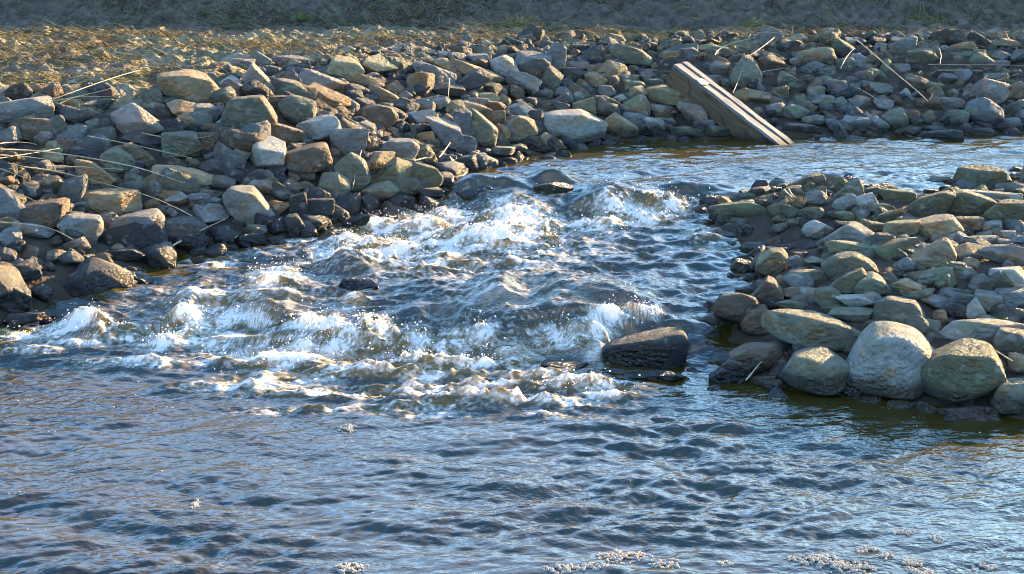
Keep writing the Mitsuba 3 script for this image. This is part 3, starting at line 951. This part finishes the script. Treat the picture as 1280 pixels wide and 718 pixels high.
for q in FOAM.replace('\n', '').split(';'):
    px, py, w, h, a = map(float, q.split())
    a = min(a, 0.92)
    c = np.array(on_level(px, py))
    y0, y1 = on_level(px, py + h / 2)[1], on_level(px, py - h / 2)[1]
    sx, sy = w / 2 * c[1] / FOC * 1.05, max((y1 - y0) / 2, 0.04)
    BLOBS.append((float(c[0]), float(c[1]), float(1 / sx), float(1 / sy), a))
    e = ((X - c[0]) / sx) ** 2 + ((Y - c[1]) / sy) ** 2
    foam = np.maximum(foam, a * np.exp(-0.7 * e))
    churn = np.maximum(churn, a * np.exp(-0.35 * e))
ramp = ss(6.75, 7.5, Y + warp * 0.6) * ss(10.35, 9.8, Y)
churn = np.maximum(churn, 0.45 * ramp)

h = np.zeros_like(X)
calm = ss(10.4, 9.9, Y)
wp = 0.5 * fb(X * 1.1, Y * 1.1, 7.0, 2, 31)
patch = 0.5 + 1.3 * np.clip(fb(X * 0.9, Y * 1.3, 3.0, 3, 33) * 1.6 - 0.3, 0, 1)
for i in range(54):
    lam = 0.04 * (14.0 ** (i / 53))
    th = -math.pi / 2 + rng.normal(0.12, 0.55)
    k = 2 * math.pi / lam
    amp = 0.0050 * lam * (0.75 + 0.35 * math.exp(-((lam - 0.13) / 0.08) ** 2)) * rng.uniform(0.6, 1.3)
    ph = k * (X * math.cos(th) + Y * math.sin(th)) + rng.uniform(0, 6.28) + wp * k * 0.15 * rng.uniform(0.3, 1.4)
    g = np.clip(nz(X * (0.3 / lam) + 9 * i, Y * (0.42 / lam), i * 3.1, 40) * 2.6 - 0.8, 0, 2)
    h += amp * g * (np.sin(ph) + 0.3 * np.cos(2 * ph))
h *= 1.4 + 0.5 * (1 - calm)
h *= patch * (0.75 + 0.5 * calm) * (1 - 0.5 * ss(0.6, 1.9, X) * ss(7.4, 6.7, Y))
n1 = 1 - np.abs(2 * nz(X * 1.7 + wp, Y * 4.2 + wp * 2, 1.0, 51) - 1)
n2 = 1 - np.abs(2 * nz(X * 4.2 + wp * 2, Y * 9.0 + wp * 3, 2.0, 52) - 1)
n3 = 1 - np.abs(2 * nz(X * 12 + wp * 3, Y * 15, 3.0, 53) - 1)
n4 = fb(X * 34, Y * 38, 4.0, 3, 54)
h += churn * (0.085 * (n1 - 0.5) + 0.045 * (n2 - 0.5) + 0.018 * (n3 - 0.5))
spike = np.clip(foam, 0, 1.1)
h += spike * (1 - 0.45 * side) * (0.012 + 0.05 * (n2 * n3) + 0.05 * (n4 - 0.45) + 0.02 * (nz(X * 70, Y * 95, 6.0, 55) - 0.5))
# smooth humps where water slides over sunken boulders
HUMPS = """628 243 70 26 .10;690 238 56 22 .11;585 246 50 22 .08;770 262 110 24 .10;850 244 60 14 .06;540 380 150 40 .05;440 352 60 36 .10;330 392 110 26 .09;760 388 110 26 .08;700 420 90 26 .07;620 388 60 30 .09;
100 415 60 14 .05;230 400 50 26 .08;700 380 110 22 .06;900 250 60 12 .04"""
for q in HUMPS.replace('\n', '').split(';'):
    px, py, w, hh, a = map(float, q.split())
    c = np.array(on_level(px, py - hh * 0.2))
    sx, sy = w / 2 * c[1] / FOC, 0.19
    dy = (Y - c[1]) / sy
    prof = np.where(dy < 0, np.exp(-(np.abs(dy) * 1.5) ** 4), np.exp(-(dy / 1.9) ** 2))
    h += a * np.exp(-((X - c[0]) / sx) ** 2) * prof
Z = L0 + h
keep = (inland < 0.30) & (np.abs(X) < 38)
wf = grid_faces(len(wx), len(wy), keep)
wv, wf = compact(np.stack([X, Y, Z], 1), wf)


def foam_cover(p):
    """Where the water is broken white."""
    c = mi.Float(0)
    for x, y, ix, iy, a in BLOBS:
        c = dr.maximum(c, a * dr.exp(-0.7 * (dr.square((p.x - x) * ix) + dr.square((p.y - y) * iy))))
    return c


def foam_weight(p, n, uv):
    cover = foam_cover(p)
    q, r = p.x * 0.97 + p.y * 0.24, p.y * 0.97 - p.x * 0.24
    w = mikit.noise(q * 3, r * 4, 2.0)
    flat = mikit.fbm(q * 8 + 2 * w, r * 21 + 2 * w, p.z * 8, 4)
    fall = mikit.fbm(q * 15 + 3 * w, r * 7 + 2 * w, 3.0, 4)
    steep = mikit.smoothstep(7.22, 7.36, p.y) * mikit.smoothstep(7.86, 7.66, p.y)
    steep = 0.5 * steep * mikit.smoothstep(0.3, 0.62, mikit.fbm(p.x * 1.9, p.y * 1.2, 5.0, 2)) * (0.45 + 0.55 * mikit.smoothstep(-1.6, -0.6, p.x))
    f = flat * (1 - steep) + fall * steep
    g = mikit.fbm(q * 55, r * 80 * (1 - 0.45 * steep), p.z * 30, 3)
    s = cover * 1.05 + (f - 0.5) * 2.4 * mikit.smoothstep(0.05, 0.4, cover) + (g - 0.5) * 1.5 * mikit.smoothstep(0.0, 0.2, cover)
    return 0.3 * mikit.smoothstep(0.1, 0.6, s) + 0.64 * mikit.smoothstep(0.5, 1.05, s)


def ripple(p, n, uv):
    w = mikit.noise(p.x * 5, p.y * 5) * 2
    return mikit.fbm(p.x * 30 + w, p.y * 55 + w, 0.5, 3) * (0.4 + 1.2 * mikit.noise(p.x * 1.7, p.y * 2.3, 3.0))


BODY = {'type': 'rgb', 'value': [0.03, 0.026, 0.0035]}
scene['stream_surface'] = {'type': 'blendbsdf', 'weight': mikit.proc(foam_weight),
    'a': {'type': 'bumpmap', 'arbitrary': mikit.proc(ripple, 0.003), 'scale': 0.0045,
          'bsdf': {'type': 'blendbsdf', 'weight': mikit.proc(lambda p, n, uv: 0.1 + 0.36 * mikit.smoothstep(0.05, 0.6, foam_cover(p))),
                   'a': {'type': 'twosided', 'bsdf': {'type': 'roughplastic', 'diffuse_reflectance': BODY, 'int_ior': 1.6, 'alpha': 0.03, 'nonlinear': True}},
                   'b': {'type': 'principledthin', 'base_color': {'type': 'rgb', 'value': [0.45, 0.31, 0.045]}, 'roughness': 0.5, 'spec_trans': 0.0, 'diff_trans': 1.4, 'eta': 1.33}}},
    'b': {'type': 'principledthin', 'base_color': {'type': 'rgb', 'value': [0.9, 0.865, 0.78]}, 'roughness': 0.5, 'spec_trans': 0.0, 'diff_trans': 0.9, 'eta': 1.3}}
scene['water'] = mikit.ply((wv, wf), 'stream_surface', True)
labels['water'] = {'label': 'stream running over a stone ramp into a rippled pool with white broken water', 'category': 'water', 'kind': 'structure'}


def water_z(x, y):
    return map_coordinates(Z.reshape(WX.shape), [np.interp(y, wy, np.arange(len(wy))), np.interp(x, wx, np.arange(len(wx)))], order=1)


# ------------------------------------------------------------------ the wooden beam that slopes into the upper pool
def wood_color(p, n, uv):
    g = mikit.fbm(uv.x * 5, uv.y * 60, 1.0, 4)
    k = mikit.smoothstep(0.62, 0.75, mikit.fbm(uv.x * 16, uv.y * 22, 4.0, 2))
    c = mikit.mix((0.045, 0.028, 0.014), (0.12, 0.078, 0.04), g)
    return mikit.mix(c, c * 0.6, k) * (0.3 + 0.7 * mikit.smoothstep(0.0, 0.09, p.z - lev_dr(p.y)))


def grey_wood_color(p, n, uv):
    g = mikit.fbm(uv.x * 4, uv.y * 90, 2.0, 4)
    c = mikit.mix((0.055, 0.054, 0.053), (0.16, 0.155, 0.15), g)
    return c * (0.4 + 0.6 * mikit.smoothstep(0.0, 0.06, p.z - lev_dr(p.y)))


for k, fn in (('brown_wood', wood_color), ('weathered_wood', grey_wood_color)):
    scene[k] = {'type': 'twosided', 'bsdf': {'type': 'principled', 'base_color': mikit.proc(fn), 'roughness': 0.85, 'specular': 0.2}}


def beam_piece(a0, a1, s0, s1, n0, n1, mat, worn=0.003):
    """A bevelled, slightly uneven board along the beam: a along it, s across, n up from its top face."""
    b = trimesh.creation.box((a1 - a0, s1 - s0, n1 - n0))
    v, f = trimesh.remesh.subdivide_to_size(b.vertices, b.faces, 0.05)
    half = np.array([a1 - a0, s1 - s0, n1 - n0]) / 2
    near_edge = (np.abs(v) > half - 1e-6).sum(1) >= 2
    v = np.where(near_edge[:, None], v * (1 - 0.006 / half.clip(0.02)), v)
    v = v + worn * (meshkit.noise(v * 14 + a0 * 7)[:, None] - 0.5) * 2
    loc = v + np.array([(a0 + a1) / 2, (s0 + s1) / 2, (n0 + n1) / 2])
    return mikit.ply((top_end + loc[:, :1] * A + loc[:, 1:2] * S_ + loc[:, 2:] * N_, f), mat, False, uv=loc[:, [0, 1]] + loc[:, [2, 2]])


scene['wooden_beam__timber'] = beam_piece(-0.05, 1.6, 0.0, 0.185, -0.2, -0.026, 'brown_wood')
scene['wooden_beam__top_board'] = beam_piece(-0.045, 1.58, 0.0, 0.09, -0.024, 0.0, 'weathered_wood')
scene['wooden_beam__top_board_001'] = beam_piece(-0.06, 1.6, 0.118, 0.188, -0.024, 0.004, 'weathered_wood')
scene['wooden_beam__cleat'] = beam_piece(0.22, 0.32, -0.004, 0.094, 0.002, 0.012, 'pale_wood')
scene['pale_wood'] = {'type': 'twosided', 'bsdf': {'type': 'principled', 'base_color': mikit.proc(lambda p, n, uv: mikit.mix((0.2, 0.17, 0.13), (0.34, 0.3, 0.24), mikit.fbm(uv.x * 9, uv.y * 60, 0.0, 3))), 'roughness': 0.7}}
labels['wooden_beam'] = {'label': 'weathered wooden beam with a grooved top sloping from the far bank into the water', 'category': 'beam'}
labels['wooden_beam__cleat'] = {'label': 'pale cross cleat near the upper end'}


# ------------------------------------------------------------------ dry reed stems
def straw_color(p, n, uv):
    return mikit.mix((0.14, 0.1, 0.05), (0.34, 0.27, 0.165), mikit.noise(uv.x * 3, uv.y * 7.0)) * (0.75 + 0.5 * mikit.noise(uv.x * 40, 3.0, 1.0))


scene['straw'] = {'type': 'twosided', 'bsdf': {'type': 'principled', 'base_color': mikit.proc(straw_color), 'roughness': 0.55, 'specular': 0.4}}


def tube(points, r0, r1, sides=6):
    p = np.asarray(points, float)
    t = np.gradient(p, axis=0)
    t /= np.linalg.norm(t, axis=1, keepdims=True)
    a = np.cross(t, [0.1, 0.2, 1.0]); a /= np.linalg.norm(a, axis=1, keepdims=True)
    b = np.cross(t, a)
    ang = np.arange(sides) * 2 * np.pi / sides
    r = np.linspace(r0, r1, len(p))[:, None, None]
    v = p[:, None] + r * (np.cos(ang)[None, :, None] * a[:, None] + np.sin(ang)[None, :, None] * b[:, None])
    i, j = np.meshgrid(np.arange(len(p) - 1), np.arange(sides), indexing='ij')
    q = np.stack([i * sides + j, i * sides + (j + 1) % sides, (i + 1) * sides + (j + 1) % sides, (i + 1) * sides + j], -1).reshape(-1, 4)
    return v.reshape(-1, 3), np.vstack([q[:, [0, 1, 2]], q[:, [0, 2, 3]]])


STEMS = """.16 5 0,187 56,190 113,198 169,209 207,221 232,229 : long dry reed stem bowing from the left edge above the rust-coloured wedge
.17 4 56,207 100,209 154,212 : short straight reed stem across the rust-coloured wedge
.17 4.5 30,209 94,220 150,235 188,246 240,270 : long reed stem crossing above the long level block down to the right
.15 4 109,170 169,182 240,198 : thin dark reed stem above the long thin tan slab
.14 4 -20,200 0,198 56,189 70,186 : reed stem rising to the right at the left edge
.16 3.5 -10,181 23,178 46,181 : uppermost thin reed stem at the left edge
.18 4.5 -10,277 0,278 38,281 66,287 92,300 : reed stem drooping over the lowest bluish stones at the left edge
.16 3.5 15,240 30,245 46,253 : short dark reed stem lying over the bluish edge boulder
.16 3.5 -10,209 0,211 30,222 : short reed stem at the left edge below the others
.15 3 0,194 40,197 80,203 : thin straight reed stem under the longest one at the left edge
.14 3 10,204 50,212 80,214 : faint reed stem between the two long ones at the left
.10 6 194,321 236,296 282,274 : straight dry stick leaning from the left waterline up to the right
.12 4 62,126 100,112 140,98 175,88 : dry stem rising to the right across the dead grass
.13 3.5 60,128 110,118 144,109 : dry stem lying over the orange stones at the top left
.13 3.5 70,133 95,122 118,121 150,120 : bent dry stem among the stones at the top left
.14 4 176,166 210,172 240,173 264,170 : dry twig across the small stones left of the golden tilted stone
.14 5 434,147 456,161 479,178 : dry stick lying above the grey sunlit slab
.14 6 520,200 535,208 552,218 : pale broken twig pointing down to the lip of the rapids
.15 5 518,201 533,197 : short pale twig sticking out over the olive three-sided stone
.13 5 549,197 556,188 563,178 : grey twig leaning beside the corner of the upper pool
.14 3.5 562,98 561,110 561,122 : single upright straw in the middle of the left bank
.14 3 452,188 446,210 441,236 : dark thin stem hanging down beside the dark greenish boulder
.14 5 894,69 908,57 945,47 : bent pale reed above the flat tan slab of the far bank
.14 5 930,74 950,61 968,47 : pale reed stem slanting up from the round greenish boulder
.16 3.5 931,74 923,100 916,116 : thin reed hanging down over the round greenish boulder
.14 3.5 953,66 968,67 983,75 : short arched reed right of the round greenish boulder
.14 3.5 952,90 970,87 987,85 : thin level reed right of the round greenish boulder
.13 4 1051,86 1058,72 1068,61 : short reed slanting up left of the long bright one on the far right bank
.13 3.5 946,42 968,41 990,48 : arched reed on the crest of the far right bank
.15 5 1070,50 1092,68 1115,88 1138,107 1160,127 : long bright reed stem slanting down the far right bank
.14 3.5 1160,81 1210,81 1282,82 : long level reed stem near the right edge of the far bank
.14 3.5 1172,88 1200,88 1228,89 : shorter level reed stem below the long one on the far right bank
.14 3.5 1072,110 1086,118 1100,127 : short reed lying among the bluish stones of the far right bank
.13 3.5 1173,60 1176,68 1175,80 : short upright reed below the white crest block
.14 3.5 1162,125 1166,117 : stub of reed at the lower end of the long bright stem
.13 4 1235,94 1230,104 1274,92 : bent reed near the right edge of the far bank
.14 3.5 738,95 775,94 806,95 : thin reed lying over the round tan boulder
.12 5 980,237 988,245 996,250 : dry stalk leaning on the stones behind the olive mossy stone
.12 4 986,236 993,246 1003,248 : second dry stalk beside the one behind the olive mossy stone
.12 4 1243,438 1256,446 1266,452 : pale curved stalk between the mossy boulder and the right edge
.12 4 932,476 942,464 952,452 : thin stick leaning on the brown stones at the water's edge"""
for i, line in enumerate(STEMS.split('\n')):
    body, lab = line.split(' : ')
    lift, r, *pts = body.split()
    w = np.array([march(*map(float, q.split(',')), rest_z, lift=float(lift)) for q in pts])
    if len(w) > 2:
        s_ = np.linspace(0, len(w) - 1, 16)
        from scipy.interpolate import CubicSpline
        d_ = np.linalg.norm(w - EYE, axis=1)
        d_ = np.minimum(d_, np.median(d_) + 0.25)
        w = CubicSpline(np.arange(len(w)), w)(s_)
    r = float(r) * 0.001
    v, f = tube(w, r, r * 0.55)
    key = 'reed_stem' if i == 0 else f'reed_stem_{i:03d}'
    u = np.stack([np.repeat(np.arange(len(w)) / 8.0, 6), np.full(len(v), i * 0.37)], 1)
    scene[key] = mikit.ply((v, f), 'straw', True, uv=u)
    labels[key] = {'label': lab, 'category': 'reed', 'group': 'dry reed stems on the banks'}


# ------------------------------------------------------------------ dead grass on the flat and the slope
def blades(n, pick, lo, hi, lift, width):
    V, F = np.zeros((n, 6, 3)), None
    x, y = pick(n)
    L = rng.uniform(lo, hi, n)
    a = rng.normal(0.1, 0.75, n) + np.where(rng.random(n) < 0.5, 0, math.pi)
    up = np.abs(rng.normal(0, lift, n))
    dx, dy = np.cos(a), np.sin(a)
    bend = rng.normal(0, 0.25, n)
    for k, t in enumerate((0, 0.5, 1)):
        cx, cy = x + dx * L * t - dy * bend * L * t * (1 - t), y + dy * L * t + dx * bend * L * t * (1 - t)
        cz = top_z(cx, cy) + 0.004 + up * L * (t - 0.35 * t * t) + rng.normal(0, 0.004, n)
        wd = width * (1 - 0.75 * t) * rng.uniform(0.6, 1.3, n)
        V[:, 2 * k] = np.stack([cx - dy * wd, cy + dx * wd, cz], 1)
        V[:, 2 * k + 1] = np.stack([cx + dy * wd, cy - dx * wd, cz + wd * 0.8], 1)
    f = np.array([[0, 1, 3], [0, 3, 2], [2, 3, 5], [2, 5, 4]])
    F = (f[None] + 6 * np.arange(n)[:, None, None]).reshape(-1, 3)
    u = np.repeat(np.stack([rng.uniform(0, 1, n), rng.uniform(0, 1, n)], 1), 6, 0)
    return V.reshape(-1, 3), F, u


def grass_color(p, n, uv):
    straw = mikit.mix((0.035, 0.026, 0.016), (0.22, 0.18, 0.115), uv.y * uv.y)
    green = mikit.mix((0.07, 0.085, 0.025), (0.17, 0.18, 0.06), uv.y)
    return dr.select(uv.x < 0.82, straw, green)


scene['grass_blades'] = {'type': 'principledthin', 'base_color': mikit.proc(grass_color), 'roughness': 0.6, 'spec_trans': 0.0, 'diff_trans': 0.6}
flat = np.argwhere((D_land > 1.2) & (GYY > 9.5) & (GYY < 16.2) & (np.abs(GXX) < 6.6))
wgt = (0.15 + ss(1.6, 2.3, D_land[flat[:, 0], flat[:, 1]])) * ss(0.35, 0.6, fb(gx[flat[:, 1]] * 0.9, gy[flat[:, 0]] * 1.6, 9.0, 3, 71)) + 0.02
wgt /= wgt.sum()


def on_flat(n):
    c = flat[rng.choice(len(flat), n, p=wgt)]
    return gx[c[:, 1]] + rng.uniform(-.03, .03, n), gy[c[:, 0]] + rng.uniform(-.03, .03, n)


def on_slope(n):
    return rng.uniform(-7, 7, n), 15.4 + rng.gamma(1.6, 1.0, n)


v, f, u = blades(17000, on_flat, 0.06, 0.3, 0.3, 0.004)
scene['dead_grass'] = mikit.ply((v, f), 'grass_blades', False, uv=u)
labels['dead_grass'] = {'label': 'flattened dead grass covering the sunlit strip behind the stones', 'category': 'grass', 'kind': 'stuff'}
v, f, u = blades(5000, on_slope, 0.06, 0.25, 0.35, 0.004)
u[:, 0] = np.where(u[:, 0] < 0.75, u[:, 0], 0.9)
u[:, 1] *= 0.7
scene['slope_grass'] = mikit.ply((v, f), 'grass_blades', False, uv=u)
labels['slope_grass'] = {'label': 'thin grass on the shaded slope along the top of the picture', 'category': 'grass', 'kind': 'stuff'}

# tufts that stand out one by one
TUFTS = """475 203 26 .16 dry grass tuft caught on the tan stone above the lip of the rapids;972 322 22 .14 dry grass tuft on the ochre stone of the near right bank;996 246 26 .12 dry grass tuft behind the olive mossy stone;
878 66 20 .1 dry grass tuft above the beam's upper end;1040 58 14 .1 pale dry grass tuft on the crest of the far right bank;940 30 44 .05 dark grass clump on the shaded slope above the beam;650 31 50 .05 dark grass clump on the shaded slope above the tall grey crest stone;
1165 26 40 .05 dark grass clump on the shaded slope at the right;380 18 30 .05 dark grass clump on the shaded slope left of the middle;1125 258 16 .14 dry grass tuft among the olive stones of the near right bank;80 128 16 .1 dry grass tuft by the sunlit tan block"""
for i, q in enumerate(TUFTS.replace('\n', '').split(';')):
    px, py, w, lift, *lab = q.split()
    px, py, w, lift = map(float, (px, py, w, lift))
    c = march(px, py + 3, lambda x, y: np.maximum(rest_z(x, y), 0), lift=lift)
    n = 70
    sp = w * np.linalg.norm(c - EYE) / FOC / 2
    V, F, U = [], [], []
    for k in range(n):
        a, tilt, ln = rng.uniform(0, 6.28), rng.uniform(0.3, 1.2), rng.uniform(0.5, 1.1) * sp * 1.1
        b0 = c + np.array([rng.normal(0, sp * 0.35), rng.normal(0, sp * 0.3), -0.03])
        d_ = np.array([math.cos(a) * math.sin(tilt), math.sin(a) * math.sin(tilt), math.cos(tilt)])
        pts = [b0, b0 + d_ * ln * 0.55, b0 + d_ * ln + np.array([0, 0, -0.3 * ln * math.sin(tilt)])]
        tv, tf = tube(pts, 0.0028, 0.001, 3)
        F.append(tf + 9 * k); V.append(tv); U.append(np.full((9, 2), [0.9 if 5 <= i <= 8 else 0.2, rng.uniform(0.2, 1)]))
    key = 'grass_tuft' if i == 0 else f'grass_tuft_{i:03d}'
    scene[key] = mikit.ply((np.vstack(V), np.vstack(F)), 'grass_blades', False, uv=np.vstack(U))
    labels[key] = {'label': ' '.join(lab), 'category': 'grass tuft', 'group': 'grass tufts on the banks'}

# ------------------------------------------------------------------ spray and floating foam
scene['foam_bubbles'] = {'type': 'principledthin', 'base_color': {'type': 'rgb', 'value': [0.37, 0.335, 0.28]}, 'roughness': 0.4, 'spec_trans': 0.0, 'diff_trans': 0.7}
scene['spray_white'] = {'type': 'principledthin', 'base_color': {'type': 'rgb', 'value': [0.9, 0.9, 0.9]}, 'roughness': 0.3, 'spec_trans': 0.0, 'diff_trans': 1.0}
TET = trimesh.creation.icosphere(0)


def balls(c, r, m):
    v = (np.array(m.vertices)[None] * r[:, None, None] + c[:, None]).reshape(-1, 3)
    return v, (np.array(m.faces)[None] + len(m.vertices) * np.arange(len(c))[:, None, None]).reshape(-1, 3)


bl = np.array([b for b in BLOBS if b[4] >= 0.8])
pw = bl[:, 4] / (bl[:, 2] * bl[:, 3]) ** 0.6
pick = bl[rng.choice(len(bl), 5200, p=pw / pw.sum())]
cx, cy = pick[:, 0] + rng.normal(0, 0.62, 5200) / pick[:, 2], pick[:, 1] + rng.normal(0, 0.8, 5200) / pick[:, 3]
cz = water_z(cx, cy) + rng.exponential(0.02, 5200)
scene['spray'] = mikit.ply(balls(np.stack([cx, cy, cz], 1), 0.0013 + rng.exponential(0.0009, 5200).clip(0, 0.0028), TET), 'spray_white', True)
labels['spray'] = {'label': 'white drops thrown up over the broken water of the rapids', 'category': 'spray', 'kind': 'stuff'}

n = 150
px, py = rng.uniform(-20, 1300, n), 470 + 250 * rng.random(n) ** 2.2
w = np.array([on_level(a, b) for a, b in zip(px, py)])
ok = np.maximum(raster(D_spit, w[:, 0], w[:, 1]), raster(D_land, w[:, 0], w[:, 1])) < -0.1
w = w[ok]
k = rng.integers(2, 14, len(w))
w = np.repeat(w, k, 0) + np.column_stack([rng.normal(0, 0.028, k.sum()), rng.normal(0, 0.008, k.sum())])
scene['foam_flecks'] = mikit.ply(balls(np.column_stack([w, water_z(w[:, 0], w[:, 1]) - 0.0005]), 0.0008 + rng.exponential(0.0011, len(w)).clip(0, 0.0045), TET), 'foam_bubbles', True)
labels['foam_flecks'] = {'label': 'tiny flecks of foam drifting over the pool', 'category': 'foam', 'kind': 'stuff'}

CLUMPS = """780 696 56 22 largest foam clump floating at the bottom edge, right of the middle;742 712 44 10 flat foam clump left of the largest one at the bottom edge;832 708 34 12 foam clump just right of the largest one at the bottom edge;703 713 42 11 thin foam streak on the bottom edge, farthest left of the group right of the middle;
905 706 20 8 small foam clump between the two biggest foam groups;1015 703 60 14 wide foam clump at the bottom edge below the right half of the pool;1062 712 66 14 foam clump joining the wide one on its right;1128 668 22 8 small foam clump farthest up in the right part of the pool;
1082 689 24 10 small foam clump above the wide one;1136 706 28 12 foam clump at the bottom right;1172 677 16 7 small foam clump in the lower right pool;1230 710 24 8 foam clump nearest the bottom right corner;1146 716 30 10 foam clump on the bottom edge at the right;
440 712 34 14 foam clump with a bubble at the bottom edge left of the middle;434 537 20 12 small foam clump riding a ripple in the middle of the pool;243 633 10 14 little upright foam fleck in the left pool;1108 700 18 8 tiny foam clump beside the bottom right one"""
for i, q in enumerate(CLUMPS.replace('\n', '').split(';')):
    px, py, w, h, *lab = q.split()
    px, py, w, h = map(float, (px, py, w, h))
    c = on_level(px, py)
    m = np.linalg.norm(np.append(c, 0) - EYE) / FOC
    sx, sy, n = w * m / 2 * 1.25, max(h * m / 2 * 2.2, 0.014), int(300 + w * h * 2.2)
    t, rr = rng.uniform(0, 6.28, n), np.sqrt(rng.random(n))
    x = c[0] + sx * rr * np.cos(t)
    y = c[1] + sy * rr * np.sin(t) + 0.5 * sy * (nz(x * 25, i * 9.0) - 0.5)
    lace = np.abs(2 * fb(x * 38, y * 48, i * 5.0, 2, 91) - 1) + 0.22 * rr
    order_ = np.argsort(lace)[:int(n * 0.42)]
    x, y, rr, n = x[order_], y[order_], rr[order_], len(order_)
    z = water_z(x, y) + 0.0005 + (1 - rr) * 0.006 * rng.random(n)
    key = 'foam_clump' if i == 0 else f'foam_clump_{i:03d}'
    scene[key] = mikit.ply(balls(np.stack([x, y, z], 1), 0.0011 + rng.exponential(0.0013, n).clip(0, 0.006), ICO[1]), 'foam_bubbles', True)
    labels[key] = {'label': ' '.join(lab), 'category': 'foam', 'group': 'foam clumps floating on the pool'}
